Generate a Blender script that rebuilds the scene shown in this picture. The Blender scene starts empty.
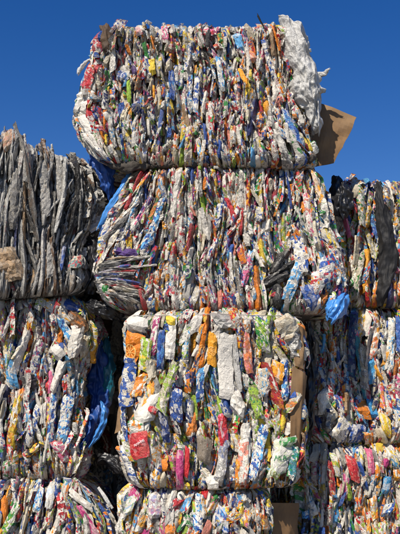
import bpy, math, random
import numpy as np

# ------------------------------------------------------------------ camera
sc = bpy.context.scene
COL = sc.collection
PW, PH = 400.0, 534.0              # photograph size, used to turn pixels into directions
FPX = 820.0                        # focal length in photograph pixels
CAM = np.array([0.0, -5.47, 1.65])
PITCH = math.radians(10.4)
cd = bpy.data.cameras.new('camera')
cd.sensor_fit = 'VERTICAL'; cd.sensor_height = 24.0; cd.lens = FPX / PH * 24.0
cd.clip_start = 0.05; cd.clip_end = 5000
cam = bpy.data.objects.new('camera', cd); COL.objects.link(cam)
cam.location = CAM; cam.rotation_euler = (math.pi/2 + PITCH, 0, 0)
sc.camera = cam
# ------------------------------------------------------------------ sky and sun
SUN_AZ, SUN_EL = math.radians(28), math.radians(46)     # behind the camera, to its left
w = bpy.data.worlds.new('World'); sc.world = w; w.use_nodes = True
nt = w.node_tree; nt.nodes.clear()
sky = nt.nodes.new('ShaderNodeTexSky'); sky.sky_type = 'NISHITA'; sky.sun_disc = False
sky.sun_elevation = SUN_EL; sky.sun_rotation = math.pi + SUN_AZ
sky.air_density = 1.0; sky.dust_density = 0.0; sky.ozone_density = 1.6; sky.altitude = 600
bg = nt.nodes.new('ShaderNodeBackground'); bg.inputs[1].default_value = 0.086
ow = nt.nodes.new('ShaderNodeOutputWorld')
hs = nt.nodes.new('ShaderNodeHueSaturation'); hs.inputs['Saturation'].default_value = 1.42; hs.inputs['Hue'].default_value = 0.516
nt.links.new(sky.outputs[0], hs.inputs['Color']); nt.links.new(hs.outputs[0], bg.inputs[0]); nt.links.new(bg.outputs[0], ow.inputs[0])
sl = bpy.data.lights.new('sun', 'SUN'); sl.energy = 4.8; sl.angle = math.radians(0.5); sl.color = (1.0, 0.92, 0.80)
sun = bpy.data.objects.new('sun', sl); COL.objects.link(sun)
from mathutils import Vector
SD = Vector((-math.sin(SUN_AZ)*math.cos(SUN_EL), -math.cos(SUN_AZ)*math.cos(SUN_EL), math.sin(SUN_EL)))
sun.rotation_euler = SD.to_track_quat('Z', 'Y').to_euler(); sun.location = (-6, -12, 12)
sc.view_settings.view_transform = 'Standard'; sc.view_settings.look = 'None'
sc.view_settings.exposure = 0.29; sc.view_settings.gamma = 1.0

# ------------------------------------------------------------------ helpers
def ray(px, py):
    dx, dy = (px - PW/2)/FPX, (PH/2 - py)/FPX
    c, s = math.cos(PITCH), math.sin(PITCH)
    return np.array([dx, c - s*dy, s + c*dy])
def at(px, py, Y):
    d = ray(px, py); t = (Y - CAM[1])/d[1]
    return CAM + d*t
def proj(P):
    c, s = math.cos(PITCH), math.sin(PITCH)
    v = P - CAM
    f = v[..., 1]*c + v[..., 2]*s; u = -v[..., 1]*s + v[..., 2]*c
    return PW/2 + FPX*v[..., 0]/f, PH/2 - FPX*u/f
_lat = np.random.default_rng(77).random((64, 64))
def vn(x, y, seed=0):                      # smooth value noise, -1..1
    x = np.asarray(x, float) + seed*7.31; y = np.asarray(y, float) + seed*3.77
    xi = np.floor(x).astype(int); yi = np.floor(y).astype(int)
    fx = x - xi; fy = y - yi
    fx = fx*fx*(3-2*fx); fy = fy*fy*(3-2*fy)
    a = _lat[xi & 63, yi & 63]; b = _lat[(xi+1) & 63, yi & 63]
    c = _lat[xi & 63, (yi+1) & 63]; d = _lat[(xi+1) & 63, (yi+1) & 63]
    return ((a*(1-fx)+b*fx)*(1-fy) + (c*(1-fx)+d*fx)*fy)*2 - 1
def lin(h):
    h = h.lstrip('#'); o = []
    for i in (0, 2, 4):
        v = int(h[i:i+2], 16)/255
        o.append(v/12.92 if v <= 0.04045 else ((v+0.055)/1.055)**2.4)
    return tuple(o)

# ------------------------------------------------------------------ materials
class NB:
    def __init__(s, name):
        s.m = bpy.data.materials.new(name); s.m.use_nodes = True
        s.t = s.m.node_tree; s.t.nodes.clear()
        s.out = s.n('ShaderNodeOutputMaterial'); s.p = s.n('ShaderNodeBsdfPrincipled')
        s.l(s.p.outputs[0], s.out.inputs[0])
    def n(s, t, **k):
        x = s.t.nodes.new(t)
        for a, b in k.items(): setattr(x, a, b)
        return x
    def l(s, a, b): s.t.links.new(a, b)
    def v(s, sock, val):
        if isinstance(val, bpy.types.NodeSocket): s.l(val, sock)
        else: sock.default_value = val
    def math(s, op, a, b=0.0, c=0.0):
        x = s.n('ShaderNodeMath', operation=op)
        s.v(x.inputs[0], a); s.v(x.inputs[1], b); s.v(x.inputs[2], c)
        return x.outputs[0]
    def mix(s, f, a, b, blend='MIX'):
        x = s.n('ShaderNodeMix', data_type='RGBA', blend_type=blend)
        s.v(x.inputs[0], f); s.v(x.inputs[6], a); s.v(x.inputs[7], b)
        return x.outputs[2]
    def noise(s, vec, scale, detail=2, rough=0.5, dist=0.0):
        x = s.n('ShaderNodeTexNoise'); s.v(x.inputs['Vector'], vec)
        x.inputs['Scale'].default_value = scale; x.inputs['Detail'].default_value = detail
        x.inputs['Roughness'].default_value = rough; x.inputs['Distortion'].default_value = dist
        return x.outputs[0]
    def vec(s, a, b, c=0.0):
        x = s.n('ShaderNodeCombineXYZ'); s.v(x.inputs[0], a); s.v(x.inputs[1], b); s.v(x.inputs[2], c)
        return x.outputs[0]
    def ramp(s, f, a, b):
        x = s.n('ShaderNodeMapRange'); s.v(x.inputs[0], f)
        x.inputs[1].default_value = a; x.inputs[2].default_value = b
        return x.outputs[0]

def carton_material():
    """printed board / film: three print colours, seed, metal share and dirt come from the piece"""
    b = NB('printed_packaging')
    A = lambda nm: b.n('ShaderNodeAttribute', attribute_name=nm)
    a1, a2, a3, ap = A('col1'), A('col2'), A('col3'), A('prm')
    sp = b.n('ShaderNodeSeparateColor'); b.l(ap.outputs['Color'], sp.inputs[0])
    rnd, dirt, prn = sp.outputs[0], sp.outputs[1], sp.outputs[2]
    uv = b.n('ShaderNodeUVMap', uv_map='UVMap')
    su = b.n('ShaderNodeSeparateXYZ'); b.l(uv.outputs[0], su.inputs[0])
    U, V = su.outputs[0], su.outputs[1]
    r100 = b.math('MULTIPLY', rnd, 91.7)
    # colour bands along the piece
    bv = b.vec(b.math('MULTIPLY', U, 1.5), b.math('MULTIPLY_ADD', U, b.math('MULTIPLY_ADD', rnd, 22.0, -11.0), b.math('MULTIPLY_ADD', V, 19.0, r100)), r100)
    band = b.math('GREATER_THAN', b.noise(bv, 1.0, 1.0), 0.575)
    band = b.math('MULTIPLY', band, prn)
    # slanted panels
    pv = b.vec(b.math('MULTIPLY_ADD', U, 75.0, b.math('MULTIPLY', V, 4.0)), b.math('MULTIPLY_ADD', V, 30.0, r100), rnd)
    vor = b.n('ShaderNodeTexVoronoi', distance='CHEBYCHEV'); vor.inputs['Randomness'].default_value = 0.8; b.l(pv, vor.inputs['Vector']); vor.inputs['Scale'].default_value = 1.0
    vs = b.n('ShaderNodeSeparateColor'); b.l(vor.outputs['Color'], vs.inputs[0])
    pan = b.math('MULTIPLY', b.math('GREATER_THAN', vs.outputs[0], 0.79), prn)
    pan2 = b.math('MULTIPLY', b.math('GREATER_THAN', vs.outputs[1], 0.80), prn)
    c = b.mix(band, a1.outputs['Color'], a2.outputs['Color'])
    c = b.mix(pan, c, a3.outputs['Color'])
    pv2 = b.vec(b.math('MULTIPLY_ADD', U, 95.0, b.math('MULTIPLY', V, 9.0)), b.math('MULTIPLY_ADD', V, 70.0, r100), r100)
    vo2 = b.n('ShaderNodeTexVoronoi', distance='CHEBYCHEV'); b.l(pv2, vo2.inputs['Vector']); vo2.inputs['Scale'].default_value = 1.0
    v2 = b.n('ShaderNodeSeparateColor'); b.l(vo2.outputs['Color'], v2.inputs[0])
    c = b.mix(b.math('MULTIPLY', b.math('GREATER_THAN', v2.outputs[0], 0.88), prn), c, a2.outputs['Color'])
    c = b.mix(b.math('MULTIPLY', b.math('GREATER_THAN', v2.outputs[1], 0.91), prn), c, a3.outputs['Color'])
    c = b.mix(b.math('MULTIPLY', b.math('GREATER_THAN', v2.outputs[2], 0.92), prn), c, b.mix(0.5, a1.outputs['Color'], (0.04, 0.035, 0.04, 1)))
    c = b.mix(pan2, c, (0.66, 0.63, 0.55, 1))
    # lines of small print
    row = b.math('FLOOR', b.math('MULTIPLY', V, 95.0))
    inrow = b.math('GREATER_THAN', b.math('FRACT', b.math('MULTIPLY', V, 95.0)), 0.42)
    tv = b.vec(b.math('MULTIPLY', U, 210.0), b.math('MULTIPLY_ADD', row, 3.7, r100), r100)
    ink = b.math('GREATER_THAN', b.noise(tv, 1.0, 1.0), 0.5)
    patch = b.math('GREATER_THAN', b.noise(b.vec(b.math('MULTIPLY', U, 20.0), b.math('MULTIPLY_ADD', V, 16.0, r100), 3.0), 1.0, 0.0), 0.53)
    txt = b.math('MULTIPLY', b.math('MULTIPLY', ink, inrow), b.math('MULTIPLY', patch, prn))
    inkc = b.mix(0.62, a2.outputs['Color'], (0.03, 0.03, 0.05, 1))
    c = b.mix(b.math('MULTIPLY', txt, 0.85), c, inkc)
    # dirt and rubbed creases
    dn = b.noise(b.vec(U, V, r100), 22.0, 4.0, 0.65)
    df = b.math('MULTIPLY', b.ramp(dn, 0.38, 0.72), dirt)
    c = b.mix(df, c, (0.16, 0.135, 0.105, 1))
    sc_ = b.math('GREATER_THAN', b.noise(b.vec(b.math('MULTIPLY', U, 1.0), V, rnd), 90.0, 2.0, 0.7, 1.5), 0.66)
    c = b.mix(b.math('MULTIPLY', sc_, 0.4), c, (0.6, 0.58, 0.54, 1))
    b.l(c, b.p.inputs['Base Color'])
    b.l(a1.outputs['Alpha'], b.p.inputs['Metallic'])
    rr = b.math('MULTIPLY_ADD', dn, 0.35, 0.25)
    b.l(rr, b.p.inputs['Roughness'])
    bp = b.n('ShaderNodeBump'); bp.inputs['Strength'].default_value = 0.9; bp.inputs['Distance'].default_value = 0.009
    cr = b.noise(b.vec(b.math('MULTIPLY', U, 1.6), V, r100), 55.0, 3.0, 0.6, 0.8)
    cr2 = b.noise(b.vec(b.math('MULTIPLY', U, 2.2), V, r100), 150.0, 2.0, 0.6, 1.0)
    b.l(b.math('MULTIPLY_ADD', cr2, 0.35, cr), bp.inputs['Height']); b.l(bp.outputs[0], b.p.inputs['Normal'])
    return b.m
M = {}
M['pack'] = carton_material()
def simple(name, col, rough=0.5, nscale=8.0, amt=0.25, dark=None, bump=0.4, bscale=40.0, bdist=0.004, spec=0.5, metal=0.0):
    b = NB(name)
    tc = b.n('ShaderNodeTexCoord').outputs['Object']
    n = b.noise(tc, nscale, 5.0, 0.65)
    dk = dark or tuple(x*0.55 for x in col)
    c = b.mix(b.math('MULTIPLY', b.ramp(n, 0.4, 0.75), amt*2), (*col, 1), (*dk, 1))
    b.l(c, b.p.inputs['Base Color']); b.p.inputs['Roughness'].default_value = rough
    b.p.inputs['Specular IOR Level'].default_value = spec; b.p.inputs['Metallic'].default_value = metal
    bp = b.n('ShaderNodeBump'); bp.inputs['Strength'].default_value = bump; bp.inputs['Distance'].default_value = bdist
    b.l(b.noise(tc, bscale, 4.0, 0.6, 0.6), bp.inputs['Height']); b.l(bp.outputs[0], b.p.inputs['Normal'])
    return b.m
M['white_film'] = simple('white_woven_plastic', (0.50, 0.49, 0.465), 0.42, 9, 0.3, (0.30, 0.285, 0.26), 1.0, 42, 0.012)
M['black_film'] = simple('black_bin_film', (0.012, 0.012, 0.014), 0.4, 6, 0.2, (0.035, 0.032, 0.03), 0.4, 60, 0.003)
M['grey_film'] = simple('dark_grey_sheeting', (0.014, 0.014, 0.016), 0.62, 14, 0.3, (0.035, 0.033, 0.03), 0.6, 45, 0.004, 0.25)
M['brown_film'] = simple('brown_scrap', (0.10, 0.062, 0.035), 0.7, 14, 0.5, (0.025, 0.02, 0.018), 0.7, 40, 0.006, 0.3)
M['dirty_shade_film'] = simple('dirty_brown_shade_film', (0.075, 0.062, 0.05), 0.7, 12, 0.4, (0.03, 0.026, 0.022), 0.8, 30, 0.01, 0.3)  # dirty brown, darkened further to give the shade of a recess
M['blue_film'] = simple('blue_plastic_film', (0.010, 0.055, 0.24), 0.5, 6, 0.15, (0.01, 0.04, 0.16), 0.5, 28, 0.005)
M['sky_film'] = simple('light_blue_plastic_film', (0.06, 0.24, 0.60), 0.35, 7, 0.15, (0.03, 0.12, 0.36), 0.5, 28, 0.005)
M['teal_film'] = simple('teal_plastic_film', (0.01, 0.11, 0.16), 0.32, 7, 0.2, None, 0.5, 28, 0.005)
def kraft_mat():
    b = NB('brown_cardboard'); tc = b.n('ShaderNodeTexCoord').outputs['Object']
    st = b.noise(tc, 6.0, 6.0, 0.7); sp = b.noise(tc, 45.0, 3.0, 0.7); big = b.noise(tc, 2.5, 2.0, 0.5)
    c = b.mix(b.ramp(st, 0.35, 0.7), (0.26, 0.145, 0.06, 1), (0.14, 0.078, 0.034, 1))
    c = b.mix(b.math('MULTIPLY', b.ramp(sp, 0.55, 0.75), 0.5), c, (0.16, 0.10, 0.055, 1))
    c = b.mix(b.math('MULTIPLY', b.ramp(big, 0.5, 0.6), 0.35), c, (0.36, 0.24, 0.13, 1))
    b.l(c, b.p.inputs['Base Color']); b.p.inputs['Roughness'].default_value = 0.8
    wv = b.n('ShaderNodeTexWave', bands_direction='X'); b.l(tc, wv.inputs[0]); wv.inputs['Scale'].default_value = 34.0; wv.inputs['Distortion'].default_value = 0.6
    bp = b.n('ShaderNodeBump'); bp.inputs['Strength'].default_value = 0.6; bp.inputs['Distance'].default_value = 0.004
    b.l(b.math('MULTIPLY_ADD', wv.outputs[1], 0.3, st), bp.inputs['Height']); b.l(bp.outputs[0], b.p.inputs['Normal'])
    return b.m
M['kraft'] = kraft_mat()
M['core'] = simple('compacted_waste', (0.17, 0.155, 0.135), 0.8, 30, 0.4, (0.05, 0.048, 0.05), 0.9, 38, 0.02, 0.2)
M['wire'] = simple('baling_wire_steel', (0.42, 0.41, 0.39), 0.45, 60, 0.3, (0.2, 0.13, 0.08), 0.2, 200, 0.001, 0.5, 0.85)
M['ink_white'] = simple('white_print', (0.8, 0.79, 0.76), 0.45, 60, 0.12, None, 0.1)
M['ink_green'] = simple('green_print', (0.03, 0.22, 0.06), 0.45, 60, 0.12, None, 0.1)
M['ink_blue'] = simple('blue_print', (0.02, 0.06, 0.32), 0.45, 60, 0.12, None, 0.1)
M['ink_orange'] = simple('pale_orange_print', (0.95, 0.55, 0.16), 0.45, 60, 0.12, None, 0.1)
M['cap'] = simple('dark_plastic_cap', (0.015, 0.015, 0.018), 0.35, 30, 0.2)
def ground_mat():
    b = NB('yard_concrete'); tc = b.n('ShaderNodeTexCoord').outputs['Object']
    n = b.noise(tc, 0.7, 8.0, 0.65); f = b.noise(tc, 25.0, 4.0, 0.7)
    c = b.mix(b.ramp(n, 0.35, 0.7), (0.20, 0.185, 0.165, 1), (0.12, 0.11, 0.095, 1))
    c = b.mix(b.math('MULTIPLY', b.ramp(f, 0.5, 0.7), 0.4), c, (0.12, 0.11, 0.1, 1))
    b.l(c, b.p.inputs['Base Color']); b.p.inputs['Roughness'].default_value = 0.9
    bp = b.n('ShaderNodeBump'); bp.inputs['Distance'].default_value = 0.01; b.l(f, bp.inputs['Height']); b.l(bp.outputs[0], b.p.inputs['Normal'])
    return b.m
M['ground'] = ground_mat()

# ------------------------------------------------------------------ meshes
def mesh_obj(name, verts, faces, mat, parent=None, smooth=False, loc=None):
    me = bpy.data.meshes.new(name)
    me.from_pydata([tuple(v) for v in verts], [], faces)
    me.materials.append(mat)
    if smooth: me.polygons.foreach_set('use_smooth', [True]*len(me.polygons))
    me.update()
    o = bpy.data.objects.new(name, me); COL.objects.link(o)
    if parent: o.parent = parent
    return o
def tag(o, label=None, cat=None, group=None, kind=None):
    if label: o['label'] = label
    if cat: o['category'] = cat
    if group: o['group'] = group
    if kind: o['kind'] = kind
    return o
_fc = {}
def gridfaces(nu, nv):
    k = (nu, nv)
    if k not in _fc:
        f = []
        for j in range(nv):
            for i in range(nu):
                a = j*(nu+1)+i
                q = (a, a+1, a+nu+2, a+nu+1)
                if (i*7+j*3) % 2: f += [(q[0], q[1], q[2]), (q[0], q[2], q[3])]
                else: f += [(q[0], q[1], q[3]), (q[1], q[2], q[3])]
        _fc[k] = np.array(f, dtype=np.int32)
    return _fc[k]
def build_pack_mesh(name, V, F, UV, C1, C2, C3, PR, smooth):
    """triangle mesh with uv and the print attributes (all per vertex)"""
    me = bpy.data.meshes.new(name)
    me.vertices.add(len(V)); me.vertices.foreach_set('co', np.ascontiguousarray(V, dtype=np.float32).ravel())
    n = len(F); me.loops.add(n*3); me.polygons.add(n)
    me.loops.foreach_set('vertex_index', np.ascontiguousarray(F, dtype=np.int32).ravel())
    me.polygons.foreach_set('loop_start', np.arange(0, n*3, 3, dtype=np.int32))
    me.polygons.foreach_set('use_smooth', np.broadcast_to(smooth, (n,)).astype(bool))
    uvl = me.uv_layers.new(name='UVMap')
    uvl.data.foreach_set('uv', np.ascontiguousarray(UV[F.ravel()], dtype=np.float32).ravel())
    for nm, A in (('col1', C1), ('col2', C2), ('col3', C3), ('prm', PR)):
        at_ = me.attributes.new(nm, 'FLOAT_COLOR', 'POINT')
        at_.data.foreach_set('color', np.ascontiguousarray(A, dtype=np.float32).ravel())
    me.materials.append(M['pack'])
    me.update(); me.validate()
    return me

# ------------------------------------------------------------------ colours of the waste
P = {k: lin(v) for k, v in dict(
    white='e3dccf', cream='d0c4aa', grey='a09c95', dgrey='65625e', silver='b5b2ac', blue='24509c', navy='1c2a5c', sky='5aa5d6', cyan='2f8fc4',
    red='c2262e', dred='8d1a24', pink='d86a8e', mag='b0306e', orange='e8831c', amber='f0a52a', yellow='ecca3c', lime='9dbb3c', green='2f8a3e',
    dgreen='23573a', purple='4a2a70', brown='6e5038', tan='a98a66', black='1a1a1c', salmon='dd8a74', teal='2a8088', olive='7d7c4c', fog='a8a6a1', slate='6b6b69', chalk='cfcdc6').items()}
def pick(rng, table):
    ks = list(table); ws = np.array([table[k] for k in ks], float)
    return ks[rng.choice(len(ks), p=ws/ws.sum())]
MIXES = {
 'cool': (dict(white=46, cream=13, grey=6, silver=8, blue=5.5, navy=2, sky=3.2, red=5, dred=1.2, pink=1.6, orange=3.4, yellow=2.6, amber=2, green=2, lime=1.3, purple=.5, black=1.6, tan=3, salmon=1.8),
          dict(white=12, blue=20, red=16, sky=10, navy=6, orange=10, amber=5, yellow=7, green=8, pink=4, grey=5, cream=6, lime=4, mag=2)),
 'warm': (dict(white=44, cream=14, grey=5, silver=7, blue=4.5, navy=2, sky=2.6, red=4.4, orange=5, amber=4.4, yellow=3.4, lime=3.6, green=2.3, pink=1.7, mag=.8, tan=3.5, black=.8, salmon=2),
          dict(white=12, blue=15, red=13, orange=14, amber=10, yellow=9, green=10, lime=8, sky=7, navy=4, pink=3, cream=5)),
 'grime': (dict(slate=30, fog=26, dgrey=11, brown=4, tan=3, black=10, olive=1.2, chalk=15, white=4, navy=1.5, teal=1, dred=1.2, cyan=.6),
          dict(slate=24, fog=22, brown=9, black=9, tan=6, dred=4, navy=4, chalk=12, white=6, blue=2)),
}

# ------------------------------------------------------------------ a bale
class Bale:
    def __init__(s, Y, yaw, left, right, top, bottom, depth, seed, ref, zsnap):
        s.rng = np.random.default_rng(seed); s.seed = seed
        s.yaw = math.radians(yaw)
        s.X = np.array([math.cos(s.yaw), math.sin(s.yaw), 0.0]); s.D = np.array([-math.sin(s.yaw), math.cos(s.yaw), 0.0])
        s.O = np.array(at(ref[0], ref[1], Y)); s.O[2] = 0
        s.depth = depth
        L = sorted((s.loc(*p)[::-1] for p in left)); R = sorted((s.loc(*p)[::-1] for p in right))
        s.Lz, s.Lx = zip(*L); s.Rz, s.Rx = zip(*R)
        T = sorted(s.loc(*p) for p in top); Bt = sorted(s.loc(*p) for p in bottom)
        s.Tx, s.Tz = map(np.array, zip(*T)); s.Bx, s.Bz = map(np.array, zip(*Bt))
        s.z0, s.z1 = zsnap
        if s.z0 is None: s.z0 = float(np.mean(s.Bz))
        if s.z1 is None: s.z1 = float(np.mean(s.Tz))
        if bottom_ground(s): s.Bz = s.Bz*0
        s.H = s.z1 - s.z0
        s.hw = (np.mean(s.Rx) - np.mean(s.Lx))/2
        s.xl0, s.xr0 = float(np.mean(s.Lx)), float(np.mean(s.Rx)); s.pw = 4.0
        s.r = 0.13; s.r2 = 0.09; s.bulge = 0.042
        s.mA = 0.05; s.free_top = False; s.heroes = []; s.parts = []; s.bufs = []; s.n_parts = 0
    def hit(s, px, py):
        d = ray(px, py); n = s.D
        t = np.dot(s.O - CAM, n)/np.dot(d, n)
        return CAM + d*t
    def loc(s, px, py):
        p = s.hit(px, py)
        return (float(np.dot(p - s.O, s.X)), float(p[2]))
    def av(s, px, py):                      # photo pixel -> surface coordinates on the front
        x, z = s.loc(px, py)
        xl, xr = np.interp(z, s.Lz, s.Lx), np.interp(z, s.Rz, s.Rx)
        xn = x - (s.xl0 + s.xr0)/2; xs = xn
        for _ in range(8): xs = xn - (xr - s.xr0 if xs > 0 else xl - s.xl0)*min(1, abs(xs)/s.hw)**s.pw
        t = xs/s.hw
        zt, zb = np.interp(x, s.Tx, s.Tz), np.interp(x, s.Bx, s.Bz)
        return t*s.hw, (z - zb)/(zt - zb)*s.H
    def surf(s, a, v, d):
        """a: length round the front and sides from the middle of the front; v: height above the bale's foot; d: outward"""
        a = np.asarray(a, float); v = np.asarray(v, float)
        hs = s.hw - s.r; sg = np.sign(a); b = np.abs(a)
        phi = np.clip((b - hs)/s.r, 0, math.pi/2)
        x = np.minimum(b, hs) + s.r*np.sin(phi)
        y = s.r*(1 - np.cos(phi)) + np.maximum(0, b - hs - s.r*math.pi/2)
        nx, ny = np.sin(phi)*sg, -np.cos(phi)
        x = x*sg
        vz = v/s.H
        zn = s.z0 + np.clip(vz, 0, 1)*s.H
        xl, xr = np.interp(zn, s.Lz, s.Lx), np.interp(zn, s.Rz, s.Rx)
        k = np.clip(y/0.5, 0, 1)            # the outline profile fades towards the back
        dev = np.where(x > 0, xr - s.xr0, xl - s.xl0)
        x2 = (s.xl0 + s.xr0)/2 + x + dev*np.minimum(1, np.abs(x)/s.hw)**s.pw
        e = np.minimum(v, s.H - v)
        t = np.clip((s.r2 - e)/s.r2, 0, 1)
        ins = s.r2*(1 - np.sqrt(np.maximum(0, 1 - t*t)))
        over = np.maximum(0, -e)
        d = d - ins*np.where(v > s.H/2, .7, 1.0) - 0.5*np.minimum(over, 0.08) + s.bulge*vn(a*2.3, v*2.3, s.seed) + 0.35*s.bulge*vn(a*7, v*5, s.seed+3)
        zt, zb = np.interp(x2, s.Tx, s.Tz), np.interp(x2, s.Bx, s.Bz)
        zt = s.z1 + (zt - s.z1)*(1-0.6*k); zb = s.z0 + (zb - s.z0)*(1-0.6*k)
        z = zb + np.clip(vz, 0, 1)*(zt - zb) + np.where(v > s.H, 0.7*over, 0)
        z = np.maximum(z, 0.012)
        lx = x2 + nx*d; ly = y + ny*d
        return s.O + lx[..., None]*s.X + ly[..., None]*s.D + np.stack([0*z, 0*z, z], -1)
    def flow(s, a, v):
        return s.mA*vn(a*1.9, v*1.7, s.seed+11) + 0.35*s.mA*vn(a*5, v*4.1, s.seed+12)
    def piece(s, a0, v0, w, l, th=0.0, d0=0.0, k=0.5, tilt=0.0, crum=0.008, taper=0.25, nu=4, nv=8, cols=None, metal=0.0, dirt=0.2, prn=1.0, dip=0.02, follow=1.0, curl=0.0, rnd=None):
        rng = s.rng
        p = np.linspace(-.5, .5, nu+1); q = np.linspace(-.5, .5, nv+1)
        Pg, Qg = np.meshgrid(p, q)
        jp = rng.normal(0, 0.16/nu, Pg.shape); jq = rng.normal(0, 0.16/nv, Qg.shape)
        c = rng.uniform(-.7, .7)
        ridge = 1 - np.abs(2*Pg - c)/(1+abs(c)); rnd_ = 1 - (2*np.abs(Pg))**2
        mixr = rng.uniform(0.55, 1)
        h = k*w*(mixr*ridge + (1-mixr)*rnd_ - 0.5) + tilt*w*Pg
        # one or two hard folds across the piece
        for _ in range(rng.integers(0, 3)):
            q0 = rng.uniform(-.4, .4); sl_ = rng.uniform(-.35, .35)
            h = h + sl_*np.abs(Qg + 0.4*Pg*rng.uniform(-1, 1) - q0)*min(l, 0.12)*0.5
        h = h + rng.normal(0, crum*.6, Pg.shape) + 1.1*crum*vn(Pg*w*26, Qg*l*22, rng.integers(0, 60))
        en = np.clip((np.abs(2*Qg) - 0.62)/0.38, 0, 1)
        h = h - dip*en**2*np.where(Qg > 0, rng.uniform(.3, 1.3), rng.uniform(.3, 1.3)) + curl*np.clip(2*Qg-.4, 0, 1)**2
        wq = w*(1 - taper*np.abs(2*Qg)**2.5*np.where(Qg > 0, rng.uniform(.2, 1.2), rng.uniform(.2, 1.2)))
        wq = wq*(1 + 0.12*vn(Qg*l*18, 0*Qg, rng.integers(0, 50)))
        X0 = (Pg+jp)*wq + rng.uniform(-.12, .12)*l*np.sin(Qg*3.0)*0.35; Y0 = (Qg+jq)*l + (Pg*w*rng.uniform(-.6, .6))
        ct, st = math.cos(th), math.sin(th)
        A = a0 + X0*ct + Y0*st; Vv = v0 - X0*st + Y0*ct
        A = A + follow*(s.flow(np.full_like(A, a0), Vv) - s.flow(a0, v0))
        W = s.surf(A, Vv, d0 + h)
        UV = np.stack([Pg*w, Qg*l], -1).reshape(-1, 2)
        n = UV.shape[0]
        c1, c2, c3 = [P[x] if isinstance(x, str) else x for x in cols]
        val = rng.uniform(0.74, 1.05) if rnd is None else 1.0
        one = np.ones((n, 1))
        C1 = np.hstack([one*np.array(c1)*val, one*metal]); C2 = np.hstack([one*np.array(c2)*val, one]); C3 = np.hstack([one*np.array(c3)*val, one])
        PR = one*np.array([rng.random() if rnd is None else rnd, dirt, prn, 1.0])
        return W, gridfaces(nu, nv), UV, C1, C2, C3, PR
    def emit(s, name, g, smooth=False, label=None):
        W = g[0].reshape(-1, 3); c = W.mean(0)
        me = build_pack_mesh(name, W - c, g[1], g[2], *g[3:], smooth)
        o = bpy.data.objects.new(name, me); COL.objects.link(o); o.location = c - s.root_loc; o.parent = s.root
        if label: o['label'] = label
        s.n_parts += 1
        return o
    def stuff(s, g, smooth=False): s.bufs.append((g, smooth))
    def flush(s):
        V, F, UV, C1, C2, C3, PR, SM = [], [], [], [], [], [], [], []; off = 0
        for g, sm in s.bufs:
            W = g[0].reshape(-1, 3); V.append(W - s.root_loc); F.append(g[1] + off); off += len(W)
            UV.append(g[2]); C1.append(g[3]); C2.append(g[4]); C3.append(g[5]); PR.append(g[6]); SM.append(np.full(len(g[1]), sm))
        me = build_pack_mesh('loose_scraps', np.vstack(V), np.vstack(F), np.vstack(UV), np.vstack(C1), np.vstack(C2), np.vstack(C3), np.vstack(PR), np.concatenate(SM))
        o = bpy.data.objects.new('loose_scraps', me); COL.objects.link(o); o.parent = s.root; o['kind'] = 'stuff'
    def make_root(s, label):
        s.root_loc = s.O + s.D*s.depth/2; s.root_loc = np.array([s.root_loc[0], s.root_loc[1], s.z0])
        s.root = bpy.data.objects.new('waste_bale', None); COL.objects.link(s.root); s.root.location = s.root_loc
        s.root.empty_display_size = 0.2
        tag(s.root, label, 'bale', 'bales of pressed packaging waste')
    def core(s, inset=0.09):
        na, nv = 60, 22
        tot = s.hw + s.depth - 0.2
        a = np.linspace(-tot, tot, na+1); v = np.linspace(0.0, s.H, nv+1)
        A, V = np.meshgrid(a, v)
        e = np.minimum(V, s.H - V); 
        W = s.surf(A, V, -inset + 0.02*vn(A*30, V*22, s.seed+5)).reshape(-1, 3)
        # flat seat top and bottom so that bales rest on each other
        Wg = W.reshape(nv+1, na+1, 3)
        f = []
        for j in range(nv):
            for i in range(na):
                q = j*(na+1)+i; f.append((q, q+1, q+na+2, q+na+1))
            f.append((j*(na+1)+na, j*(na+1), (j+1)*(na+1), (j+1)*(na+1)+na))
        Wg[0, :, 2] = np.where(True, s.z0 + 0.0, 0); Wg[-1, :, 2] = np.minimum(s.z1, Wg[-1, :, 2] - .03) if s.free_top else s.z1
        f.append(tuple(range(na, -1, -1))); f.append(tuple(nv*(na+1)+i for i in range(na+1)))
        W = Wg.reshape(-1, 3) - s.root_loc
        return mesh_obj('compacted_core', W, f, M['core'], s.root)

def bottom_ground(s): return s.z0 == 0.0

def inframe(P3):
    x, y = proj(P3.reshape(-1, 3))
    return (x.max() > 2) and (x.min() < 398) and (y.max() > 2) and (y.min() < 532)

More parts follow.
